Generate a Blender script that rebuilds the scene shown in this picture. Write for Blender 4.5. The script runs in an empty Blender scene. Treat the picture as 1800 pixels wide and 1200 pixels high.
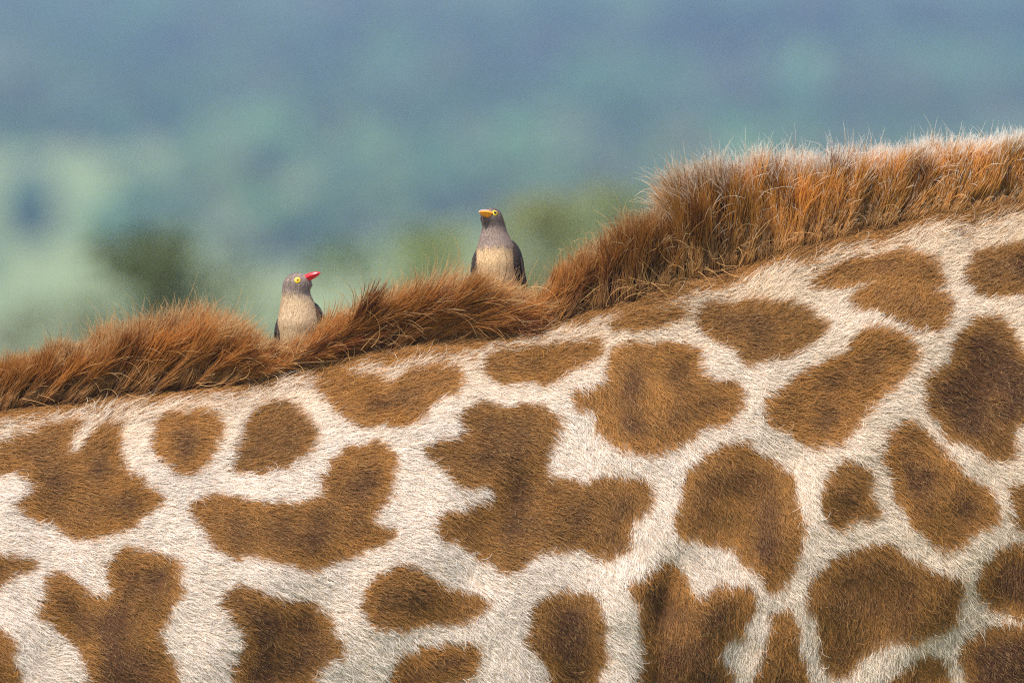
import bpy, bmesh, math
import numpy as np
from mathutils import Vector, Matrix
from mathutils.bvhtree import BVHTree

C = bpy.context.scene
COL = C.collection
R = math.radians
rng = np.random.default_rng(7)

# ------------------------------------------------------------------ camera, sky, sun, exposure
S = 0.00085            # metres per unit of the working drawing (1800 x 1200) on the giraffe's flank
YREF, CAMD, CAMZ = -0.25, 12.0, 2.6
cam_d = bpy.data.cameras.new('camera'); cam = bpy.data.objects.new('camera', cam_d); COL.objects.link(cam)
cam.location = (0, YREF - CAMD, CAMZ); cam.rotation_euler = (R(90), 0, 0)
cam_d.sensor_width = 36; cam_d.lens = 36 * CAMD / (1800 * S)
cam_d.clip_start = 0.5; cam_d.clip_end = 6000
cam_d.dof.use_dof = True; cam_d.dof.focus_distance = CAMD + 0.10; cam_d.dof.aperture_fstop = 3.4
C.camera = cam

SUN_EL, SUN_AZ = 62.0, -135.0       # azimuth clockwise from +Y
world = bpy.data.worlds.new('World'); C.world = world; world.use_nodes = True
wn = world.node_tree
sky = wn.nodes.new('ShaderNodeTexSky'); sky.sky_type = 'NISHITA'; sky.sun_disc = False
sky.sun_elevation = R(SUN_EL); sky.sun_rotation = R(SUN_AZ)
bg = wn.nodes['Background']; bg.inputs['Strength'].default_value = 0.12
wn.links.new(sky.outputs['Color'], bg.inputs['Color'])

sun_d = bpy.data.lights.new('sun', 'SUN'); sun = bpy.data.objects.new('sun', sun_d); COL.objects.link(sun)
sun_d.energy = 4.2; sun_d.angle = R(5); sun_d.color = (1.0, 0.95, 0.87)
sv = Vector((math.cos(R(SUN_EL)) * math.sin(R(SUN_AZ)), math.cos(R(SUN_EL)) * math.cos(R(SUN_AZ)), math.sin(R(SUN_EL))))
sun.rotation_euler = sv.to_track_quat('Z', 'Y').to_euler()

C.view_settings.view_transform = 'Standard'; C.view_settings.look = 'None'
C.view_settings.gamma = 1.0; C.view_settings.use_curve_mapping = False
C.view_settings.exposure = 0.85
C.render.engine = 'CYCLES'
cy = C.cycles
cy.use_denoising = False
try:
    cy.denoising_input_passes = 'RGB_ALBEDO_NORMAL'; cy.denoising_prefilter = 'ACCURATE'
except Exception:
    pass
cy.max_bounces = 8; cy.diffuse_bounces = 4; cy.transmission_bounces = 4; cy.transparent_max_bounces = 8
cy.volume_bounces = 1
cy.filter_width = 1.1
C.cycles_curves.shape = 'RIBBONS'; C.cycles_curves.subdivisions = 2

# ------------------------------------------------------------------ helpers
def PX(x): return (np.asarray(x, float) - 900.0) * S
def PZ(y): return CAMZ + (600.0 - np.asarray(y, float)) * S

def sines(x, y, seed, wave, n=6):
    """Smooth pseudo-random field in about [-1, 1] with features about WAVE across."""
    g = np.random.default_rng(seed); out = 0.0
    for _ in range(n):
        a = g.uniform(0, 2 * math.pi); k = 2 * math.pi / (wave * g.uniform(0.7, 1.6)); p = g.uniform(0, 2 * math.pi)
        out = out + np.sin((np.cos(a) * x + np.sin(a) * y) * k + p)
    return out / n * 1.6

def tab(rows):
    a = np.array(rows, float)
    return lambda x: [np.interp(x, a[:, 0], a[:, i]) for i in range(1, a.shape[1])] if a.shape[1] > 2 else np.interp(x, a[:, 0], a[:, 1])

def sstep(a, b, x):
    t = np.clip((x - a) / (b - a), 0, 1); return t * t * (3 - 2 * t)

def material(name):
    m = bpy.data.materials.new(name); m.use_nodes = True
    nt = m.node_tree
    return m, nt, nt.nodes, nt.links, nt.nodes['Principled BSDF']

def plain(name, col, rough=0.6, spec=0.3, noise=0.0, scale=50.0, bump=0.0):
    m, nt, N, L, P = material(name)
    P.inputs['Roughness'].default_value = rough; P.inputs['Specular IOR Level'].default_value = spec
    P.inputs['Base Color'].default_value = (*col, 1)
    if noise or bump:
        tc = N.new('ShaderNodeTexCoord'); nz = N.new('ShaderNodeTexNoise'); nz.inputs['Scale'].default_value = scale
        nz.inputs['Detail'].default_value = 5
        L.new(tc.outputs['Object'], nz.inputs['Vector'])
        cr = N.new('ShaderNodeValToRGB')
        cr.color_ramp.elements[0].position = 0.3; cr.color_ramp.elements[1].position = 0.7
        cr.color_ramp.elements[0].color = (*[c * (1 - noise) for c in col], 1)
        cr.color_ramp.elements[1].color = (*[min(1, c * (1 + noise)) for c in col], 1)
        L.new(nz.outputs['Fac'], cr.inputs['Fac']); L.new(cr.outputs['Color'], P.inputs['Base Color'])
        if bump:
            b = N.new('ShaderNodeBump'); b.inputs['Strength'].default_value = bump; b.inputs['Distance'].default_value = 0.002
            L.new(nz.outputs['Fac'], b.inputs['Height']); L.new(b.outputs['Normal'], P.inputs['Normal'])
    return m

def attr_mat(name, attr, rough=0.75, spec=0.2, noise=0.2, scale=40.0, transl=0.0):
    m, nt, N, L, P = material(name)
    P.inputs['Roughness'].default_value = rough; P.inputs['Specular IOR Level'].default_value = spec
    a = N.new('ShaderNodeAttribute'); a.attribute_name = attr
    tc = N.new('ShaderNodeTexCoord'); nz = N.new('ShaderNodeTexNoise'); nz.inputs['Scale'].default_value = scale
    nz.inputs['Detail'].default_value = 6
    L.new(tc.outputs['Object'], nz.inputs['Vector'])
    mr = N.new('ShaderNodeMapRange'); mr.inputs['To Min'].default_value = 1 - noise; mr.inputs['To Max'].default_value = 1 + noise
    mr.inputs['From Min'].default_value = 0.3; mr.inputs['From Max'].default_value = 0.7
    L.new(nz.outputs['Fac'], mr.inputs['Value'])
    vm = N.new('ShaderNodeVectorMath'); vm.operation = 'SCALE'
    L.new(a.outputs['Color'], vm.inputs[0]); L.new(mr.outputs['Result'], vm.inputs['Scale'])
    L.new(vm.outputs['Vector'], P.inputs['Base Color'])
    if transl:
        t = N.new('ShaderNodeBsdfTranslucent'); mx = N.new('ShaderNodeMixShader'); mx.inputs['Fac'].default_value = transl
        L.new(vm.outputs['Vector'], t.inputs['Color']); L.new(P.outputs[0], mx.inputs[1]); L.new(t.outputs[0], mx.inputs[2])
        L.new(mx.outputs[0], N['Material Output'].inputs['Surface'])
    return m

def hair_mat(name, t0, t1, t2, t3, rough=0.42, spec=0.35, transl=0.22):
    """Three colour zones along a strand: root, shaft, tip (attributes root_col, mid_col, tip_col)."""
    m, nt, N, L, P = material(name)
    P.inputs['Roughness'].default_value = rough; P.inputs['Specular IOR Level'].default_value = spec
    ci = N.new('ShaderNodeHairInfo')
    def at(n):
        a = N.new('ShaderNodeAttribute'); a.attribute_name = n; return a.outputs['Color']
    def step(a, b):
        r = N.new('ShaderNodeMapRange'); r.interpolation_type = 'SMOOTHSTEP'
        r.inputs['From Min'].default_value = a; r.inputs['From Max'].default_value = b
        L.new(ci.outputs['Intercept'], r.inputs['Value']); return r.outputs['Result']
    def mix(f, a, b):
        x = N.new('ShaderNodeMix'); x.data_type = 'RGBA'
        L.new(f, x.inputs[0]); L.new(a, x.inputs[6]); L.new(b, x.inputs[7]); return x.outputs[2]
    c = mix(step(t0, t1), at('root_col'), at('mid_col'))
    c = mix(step(t2, t3), c, at('tip_col'))
    L.new(c, P.inputs['Base Color'])
    t = N.new('ShaderNodeBsdfTranslucent'); mx = N.new('ShaderNodeMixShader'); mx.inputs['Fac'].default_value = transl
    L.new(c, t.inputs['Color']); L.new(P.outputs[0], mx.inputs[1]); L.new(t.outputs[0], mx.inputs[2])
    L.new(mx.outputs[0], N['Material Output'].inputs['Surface'])
    return m

def curves_obj(name, pos, rad, cols, mat, parent=None):
    """pos (n, k, 3), rad (n, k), cols {attribute: (n, 3)} -> one hair-curves object."""
    n, k, _ = pos.shape
    hc = bpy.data.hair_curves.new(name)
    hc.add_curves([k] * n)
    hc.attributes['position'].data.foreach_set('vector', np.ascontiguousarray(pos, np.float32).ravel())
    ra = hc.attributes.get('radius') or hc.attributes.new('radius', 'FLOAT', 'POINT')
    ra.data.foreach_set('value', np.ascontiguousarray(rad, np.float32).ravel())
    for nm, c in cols.items():
        a = hc.attributes.new(nm, 'FLOAT_COLOR', 'CURVE')
        c4 = np.ones((n, 4), np.float32); c4[:, :3] = np.clip(c, 0, 1)
        a.data.foreach_set('color', c4.ravel())
    hc.materials.append(mat)
    o = bpy.data.objects.new(name, hc); COL.objects.link(o)
    if parent: o.parent = parent
    return o

def mesh_obj(name, V, F, mat, parent=None, smooth=True, cols=None):
    me = bpy.data.meshes.new(name)
    V = np.asarray(V, float)
    me.from_pydata(V.tolist(), [], [list(map(int, f)) for f in F] if not isinstance(F, np.ndarray) else F.tolist())
    if cols is not None:
        a = me.color_attributes.new('tint', 'FLOAT_COLOR', 'POINT')
        c4 = np.ones((len(V), 4), np.float32); c4[:, :3] = np.clip(cols, 0, 1)
        a.data.foreach_set('color', c4.ravel())
    me.materials.append(mat)
    if smooth: me.polygons.foreach_set('use_smooth', [True] * len(me.polygons))
    me.update()
    o = bpy.data.objects.new(name, me); COL.objects.link(o)
    if parent: o.parent = parent
    return o

def empty(name, loc):
    o = bpy.data.objects.new(name, None); COL.objects.link(o); o.location = loc; o.empty_display_size = 0.05
    return o

def tag(o, label=None, cat=None, group=None, kind=None):
    if label: o['label'] = label
    if cat: o['category'] = cat
    if group: o['group'] = group
    if kind: o['kind'] = kind
    return o

def tube(path, radii, seg=10, squash=None):
    """Closed tapered tube along PATH (n,3); returns V, F."""
    P = np.asarray(path, float); n = len(P); V = []; F = []
    T = np.gradient(P, axis=0); T /= np.linalg.norm(T, axis=1)[:, None] + 1e-9
    up = np.array([0, 0, 1.0]) if abs(T[0][2]) < 0.9 else np.array([0, 1.0, 0])
    for i in range(n):
        a = np.cross(T[i], up); a /= np.linalg.norm(a) + 1e-9; b = np.cross(a, T[i])
        ra, rb = (radii[i], radii[i]) if np.isscalar(radii[i]) else radii[i]
        for j in range(seg):
            t = 2 * math.pi * j / seg
            V.append(P[i] + a * ra * math.cos(t) + b * rb * math.sin(t))
    for i in range(n - 1):
        for j in range(seg):
            j2 = (j + 1) % seg
            F.append((i * seg + j, i * seg + j2, (i + 1) * seg + j2, (i + 1) * seg + j))
    F.append(tuple(range(seg - 1, -1, -1))); F.append(tuple((n - 1) * seg + j for j in range(seg)))
    return V, F

def merge(parts):
    V = []; F = []
    for v, f in parts:
        o = len(V); V += [tuple(p) for p in v]; F += [tuple(i + o for i in q) for q in f]
    return V, F

# ------------------------------------------------------------------ land: plain, hillside, woodland
ROAD = tab([(-400, 0), (230, 0), (300, 2.2), (450, 10.5), (600, 20.5), (900, 46), (1200, 112), (1320, 122), (1450, 118)])
def terrain(x, y):
    z = ROAD(y)
    k = sstep(180, 400, y)
    return z + k * (sines(x, y, 3, 160) * 1.4 + sines(x, y, 4, 60) * 0.35) + 0.10 * sines(x, y, 5, 14) * (1 - sstep(150, 300, y)) - 0.12

ys = np.concatenate([np.linspace(-160, 60, 45), np.linspace(68, 1400, 130)]); xs = np.concatenate([np.linspace(-650, -130, 20), np.linspace(-120, 120, 61), np.linspace(130, 650, 20)])
gx, gy = np.meshgrid(xs, ys); gz = terrain(gx, gy)
gz[(gx ** 2 + gy ** 2) < 9] = -0.02
V = np.stack([gx, gy, gz], -1).reshape(-1, 3); w = len(xs)
ii, jj = np.meshgrid(np.arange(len(ys) - 1), np.arange(w - 1), indexing='ij')
a = (ii * w + jj).ravel(); F = np.stack([a, a + 1, a + w + 1, a + w], -1)

def ground_mat():
    m, nt, N, L, P = material('savanna_grass')
    P.inputs['Roughness'].default_value = 0.95; P.inputs['Specular IOR Level'].default_value = 0.05
    tc = N.new('ShaderNodeTexCoord')
    def nz(scale, detail=4):
        x = N.new('ShaderNodeTexNoise'); x.inputs['Scale'].default_value = scale; x.inputs['Detail'].default_value = detail
        L.new(tc.outputs['Object'], x.inputs['Vector']); return x.outputs['Fac']
    def ramp(f, stops):
        r = N.new('ShaderNodeValToRGB'); e = r.color_ramp.elements
        e[0].position, e[0].color = stops[0][0], (*stops[0][1], 1); e[1].position, e[1].color = stops[-1][0], (*stops[-1][1], 1)
        for p, c in stops[1:-1]:
            q = e.new(p); q.color = (*c, 1)
        L.new(f, r.inputs['Fac']); return r.outputs['Color']
    big = ramp(nz(0.035), [(0.35, (0.15, 0.19, 0.065)), (0.5, (0.21, 0.25, 0.085)), (0.65, (0.25, 0.26, 0.105))])
    fine = ramp(nz(0.6, 8), [(0.3, (0.55, 0.55, 0.55)), (0.7, (1.15, 1.15, 1.15))])
    mx = N.new('ShaderNodeMix'); mx.data_type = 'RGBA'; mx.blend_type = 'MULTIPLY'; mx.inputs[0].default_value = 1
    L.new(big, mx.inputs[6]); L.new(fine, mx.inputs[7]); L.new(mx.outputs[2], P.inputs['Base Color'])
    return m
tag(mesh_obj('hillside', V, F, ground_mat()), 'pale green grassy hillside rising far behind the giraffe', kind='structure')

def ico(sub):
    bm = bmesh.new(); bmesh.ops.create_icosphere(bm, subdivisions=sub, radius=1)
    v = np.array([p.co[:] for p in bm.verts]); f = np.array([[q.index for q in p.verts] for p in bm.faces]); bm.free()
    return v, f
def woodland(seed, n, inner, IV, IF, lobes):
    g = np.random.default_rng(seed)
    ty = g.uniform(300, 1080, n); tx = g.uniform(-1, 1, n) * (30 + ty * 0.10)
    if not inner:                                                   # the wood goes on to both sides along the hill
        tx = tx + np.sign(tx) * g.uniform(0, 1, n) * 400; ok = (np.abs(tx) > 30 + ty * 0.10) & (np.abs(tx) < 600); tx, ty = tx[ok], ty[ok]; n = len(tx)
    dens = 0.50 + 0.75 * sines(tx, ty * 0.11, 31, 17) + 0.5 * sines(tx, ty * 0.11, 32, 8) + 0.35 * sstep(430, 620, ty) + 0.45 * sstep(560, 760, ty) - 0.35 * np.exp(-((tx + 23) / 9) ** 2) * (1 - sstep(470, 560, ty)) + 0.3 * sstep(-12, 5, tx) - 0.8 * (1 - sstep(340, 430, ty))
    keep = g.uniform(0, 1, n) < np.clip(dens, 0.0, 0.95)
    tx, ty = tx[keep], ty[keep]; n = len(tx)
    size = g.uniform(1.4, 2.8, n) * np.interp(ty, [300, 450, 900], [0.45, 0.75, 1.15])
    tz = terrain(tx, ty)
    mot = np.clip(1 + 0.65 * sines(tx, ty * 0.11, 33, 11), 0.35, 1.9)[:, None] * (1 + 0.9 * (1 - sstep(380, 600, ty)))[:, None]
    Vs, Cs = [], []
    base = np.stack([g.uniform(0.028, 0.06, n), g.uniform(0.05, 0.088, n), g.uniform(0.02, 0.036, n)], -1) * mot
    for k in range(lobes):
        off = np.stack([g.normal(0, 0.45, n), g.normal(0, 0.45, n), g.uniform(0.75, 1.35, n)], -1) * size[:, None]
        rad = size * g.uniform(0.6, 0.95, n)
        wob = 1 + 0.22 * g.normal(0, 1, (n, len(IV)))
        p = IV[None] * (rad[:, None] * wob)[..., None] * np.array([1, 1, 0.8])
        p += (np.stack([tx, ty, tz], -1) + off)[:, None, :]
        Vs.append(p.reshape(-1, 3)); Cs.append(np.repeat(base, len(IV), 0))
    V = np.concatenate(Vs); m = n * lobes
    F = (IF[None] + (np.arange(m) * len(IV))[:, None, None]).reshape(-1, 3)
    # trunks: square tapered posts
    tv = np.array([[-.1, -.1, -.3], [.1, -.1, -.3], [.1, .1, -.3], [-.1, .1, -.3], [-.06, -.06, 1], [.06, -.06, 1], [.06, .06, 1], [-.06, .06, 1]])
    tf = np.array([[0, 1, 5], [0, 5, 4], [1, 2, 6], [1, 6, 5], [2, 3, 7], [2, 7, 6], [3, 0, 4], [3, 4, 7]])
    p = tv[None] * size[:, None, None] + np.stack([tx, ty, tz], -1)[:, None, :]
    F = np.concatenate([F, (tf[None] + (len(V) + np.arange(n) * 8)[:, None, None]).reshape(-1, 3)])
    V = np.concatenate([V, p.reshape(-1, 3)]); Cs.append(np.tile([[0.09, 0.07, 0.05]], (n * 8, 1)))
    return V, F, np.concatenate(Cs)
V, F, cc = woodland(21, 9000, True, *ico(2), 2)
V2, F2, cc2 = woodland(22, 38000, False, *ico(1), 1)
F = np.concatenate([F, F2 + len(V)]); V = np.concatenate([V, V2]); cc = np.concatenate([cc, cc2])
tag(mesh_obj('woodland', V, F, attr_mat('woodland_leaves', 'tint', 0.9, 0.05, 0.3, 1.5), smooth=False, cols=cc), 'blurred dark green woodland scattered over the far hillside', kind='stuff')

# ------------------------------------------------------------------ haze: one closed box round land and camera
bm = bmesh.new(); bmesh.ops.create_cube(bm, size=1)
for v in bm.verts:
    v.co = Vector((v.co.x * 1340, v.co.y * 1600 + 620, -4 if v.co.z < 0 else 142))
me = bpy.data.meshes.new('haze'); bm.to_mesh(me); bm.free()
hz = bpy.data.objects.new('haze', me); COL.objects.link(hz); tag(hz, kind='stuff')
hm = bpy.data.materials.new('haze_air'); hm.use_nodes = True; nt = hm.node_tree; nt.nodes.clear()
out = nt.nodes.new('ShaderNodeOutputMaterial'); pv = nt.nodes.new('ShaderNodeVolumePrincipled')
pv.inputs['Color'].default_value = (0.41, 0.575, 0.96, 1); pv.inputs['Density'].default_value = 0.00061; pv.inputs['Anisotropy'].default_value = 0.0
nt.links.new(pv.outputs[0], out.inputs['Volume']); me.materials.append(hm)

# ------------------------------------------------------------------ thorn bushes in the middle distance
LEAF = attr_mat('bush_leaves', 'tint', 0.6, 0.3, 0.25, 9.0, transl=0.5)
BARK = plain('bush_bark', (0.24, 0.19, 0.14), 0.9, 0.1, 0.4, 18)
def bush(px, top, hw, D, leaf, label, seed, n=5200, cone=1.0, bare=0.0):
    """px, top: where its tip stands in the drawing; hw: half width there 120 below the tip; D: metres from the camera."""
    g = np.random.default_rng(seed)
    k = S * D / CAMD
    X = (px - 900) * k; Y = YREF - CAMD + D; zt = CAMZ + (600 - top) * k
    z0 = float(terrain(X, Y)); H = zt - z0
    root = empty('thorn_bush', (X, Y, z0)); tag(root, label, 'bush', 'thorn bushes behind the giraffe')
    # stems fan out from the base
    parts = []; tips = []
    for i in range(int(10 * hw / 65)):
        t = g.uniform(0, 2 * math.pi); rr = (g.uniform(0.05, 1) * 1.7 if i else 0.05) * hw * k
        h = H - (g.uniform(5, 45) * k if i else 8 * k) - 105 * k * (rr / (hw * k)) ** 1.3 * (0.6 + 0.4 * cone)
        e = np.array([rr * math.cos(t), rr * math.sin(t), h])
        s = np.linspace(0, 1, 7)[:, None]
        path = s * e + np.array([0.1 * math.cos(t), 0.1 * math.sin(t), 0]) * (1 - s) + np.stack([np.sin(s[:, 0] * 5 + i) * 0.04 * s[:, 0], np.cos(s[:, 0] * 4 + i) * 0.04 * s[:, 0], 0 * s[:, 0]], -1)
        parts.append(tube(path, [0.018 * (1 - 0.88 * q) + 0.001 for q in s[:, 0]], 5)); tips.append(path)
        for q in range(4):
            b = path[g.integers(3, 6)]; d = g.normal(0, 1, 3); d[2] = abs(d[2]); d /= np.linalg.norm(d)
            l = g.uniform(0.12, 0.3); p2 = np.array([b, b + d * l * 0.5 + [0, 0, .02], b + d * l])
            parts.append(tube(p2, [0.007, 0.005, 0.002], 4)); tips.append(p2)
    mesh_obj('stem', *merge(parts), BARK, root)
    # leaf sprays: small folded leaves clustered along the twigs
    nc = int(3 * hw)
    cl = np.array([tips[g.integers(len(tips))][-1] * 1.0 + g.normal(0, 0.085, 3) for _ in range(nc)])
    nc //= 3
    low = np.array([t[g.integers(2, len(t))] for t in [tips[g.integers(len(tips))] for _ in range(nc)]]) + g.normal(0, 0.12, (nc, 3))
    cl = np.concatenate([cl, low]); cl[:, 2] = np.minimum(cl[:, 2], H * 0.985)
    nl = int(n * (1 - bare))
    c = cl[g.integers(0, len(cl), nl)] + g.normal(0, 0.04, (nl, 3))
    c[:, 2] = np.minimum(c[:, 2], H * 1.005)
    a = g.normal(0, 1, (nl, 3)); a /= np.linalg.norm(a, axis=1)[:, None]
    b = np.cross(a, g.normal(0, 1, (nl, 3))); b /= np.linalg.norm(b, axis=1)[:, None]
    nn = np.cross(a, b)
    ln = g.uniform(0.016, 0.034, nl)[:, None]; wd = ln * 0.38
    q = np.stack([c - a * ln, c + b * wd + nn * wd * .3, c + a * ln, c - b * wd + nn * wd * .3], 1).reshape(-1, 3)
    i0 = np.arange(nl) * 4
    Fq = np.concatenate([np.stack([i0, i0 + 1, i0 + 2], -1), np.stack([i0, i0 + 2, i0 + 3], -1)])
    col = np.array(leaf) * g.uniform(0.6, 1.45, (nl, 1)) + g.normal(0, 0.008, (nl, 3))
    tag(mesh_obj('foliage', q, Fq, LEAF, root, False, np.repeat(col, 4, 0)), kind='stuff')

bush(290, 405, 88, 33, (0.12, 0.14, 0.05), 'dark olive bush left of the red-billed bird, its peak the highest on that side', 41, 8000, 1.2)
bush(110, 535, 85, 35, (0.19, 0.165, 0.10), 'low brownish bush between the dark olive bush and the picture\'s left edge', 42, 4600, 0.8, .3)
bush(15, 572, 80, 37, (0.23, 0.20, 0.14), 'sparse grey-brown bush at the far left behind the start of the mane', 43, 4000, 0.8, .3)
bush(425, 492, 70, 36, (0.19, 0.18, 0.10), 'thin beige bush just left of the red-billed bird\'s head', 44, 3200, 0.8, .4)
bush(645, 432, 50, 35, (0.13, 0.17, 0.065), 'narrow dark green bush rising between the two birds', 45, 4400, 1.5)
bush(765, 402, 95, 37, (0.26, 0.30, 0.115), 'mid green bush close on the left of the orange-billed bird', 46, 9000, 0.5)
bush(965, 352, 110, 36, (0.36, 0.365, 0.16), 'broad yellowish green bush close on the right of the orange-billed bird', 47, 11000, 0.4)
bush(1110, 328, 90, 38, (0.28, 0.30, 0.12), 'green bush peeping over the tall upright step of the mane', 48, 9000, 0.5)

# ------------------------------------------------------------------ giraffe: shape
MANE_Y = tab([(-700, 800), (-200, 765), (0, 738), (100, 726), (200, 716), (300, 704), (420, 690), (520, 664), (600, 650), (700, 640), (790, 622), (870, 600), (950, 592), (1050, 560), (1100, 548), (1200, 520), (1300, 488), (1400, 458), (1480, 434), (1560, 412), (1650, 390), (1800, 372), (2000, 340), (2500, 160), (3000, -100)])
CREST_Y = tab([(-1600, 1050), (-1400, 900), (-1100, 812), (-700, 752), (-200, 712), (0, 688), (200, 668), (350, 652), (480, 640), (600, 612), (700, 586), (800, 564), (900, 550), (1000, 522), (1100, 484), (1200, 443), (1300, 415), (1400, 393), (1500, 372), (1600, 354), (1700, 340), (1800, 328), (2000, 292), (2500, 110), (3000, -150), (3600, -700), (4000, -1120)])
HALF = tab([(-1600, 160), (-1400, 430), (-1100, 560), (-700, 640), (-200, 660), (400, 640), (1000, 690), (1500, 780), (1800, 800), (2200, 700), (2600, 480), (3000, 300), (3600, 250), (4000, 210)])    # half height (drawing units)
WIDE = tab([(-1600, .10), (-1400, .24), (-1100, .33), (-700, .37), (-200, .36), (400, .33), (1000, .30), (1500, .265), (1800, .25), (2200, .20), (2600, .16), (3000, .14), (3600, .12), (4000, .10)])
PW = 1.38
def smooth_tab(f):
    gx = np.arange(-1600, 4001, 10.0); v = f(gx); k = np.hanning(17); k /= k.sum()
    vv = np.convolve(np.pad(v, 8, mode='edge'), k, 'valid'); return lambda x: np.interp(x, gx, vv)
CREST = smooth_tab(CREST_Y); MANE = smooth_tab(MANE_Y); HALFS = smooth_tab(HALF); WIDES = smooth_tab(WIDE)

def bumps(x, y):
    """Muscle and fold relief on the flank in metres, outward positive."""
    b = 0.015 * sines(x, y, 51, 420) + 0.008 * sines(x, y, 52, 190) + 0.0015 * sines(x, y, 53, 70)
    # shoulder fold running down from (1165, 975), and the hollow over the shoulder patch
    xc = 1172 - (y - 975) * 0.10
    f = sstep(960, 1080, y)
    b = b - 0.020 * f * np.exp(-((x - xc) / 30) ** 2) + 0.014 * f * np.exp(-((x - xc + 70) / 60) ** 2) + 0.016 * f * np.exp(-((x - xc - 80) / 50) ** 2)
    b = b - 0.014 * np.exp(-(((x - 900) + (y - 880) * 0.6) / 60) ** 2) * np.exp(-((y - 880) / 70) ** 2)
    b = b + 0.020 * np.exp(-((x - 1560) / 130) ** 2 - ((y - 585 + (x - 1560) * .2) / 70) ** 2)
    b = b - 0.012 * np.exp(-((x - 1440) / 60) ** 2 - ((y - 640) / 90) ** 2)
    b = b - 0.010 * np.exp(-((x - 1760) / 60) ** 2 - ((y - 700) / 160) ** 2)
    return b
def y_front(x, y):
    c, h, w = CREST(x), HALFS(x), WIDES(x)
    cs = np.clip(1 - (y - c) / h, -1, 1); s = np.sqrt(np.clip(1 - cs * cs, 0, 1))
    return -w * s ** PW - bumps(x, y) * sstep(0, 60, y - c)
def normal_front(x, y):
    e = 4.0
    dyx = (y_front(x + e, y) - y_front(x - e, y)) / (2 * e * S); dyz = -(y_front(x, y + e) - y_front(x, y - e)) / (2 * e * S)
    n = np.stack([dyx, -np.ones_like(dyx), dyz], -1)
    return n / np.linalg.norm(n, axis=-1, keepdims=True)

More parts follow.
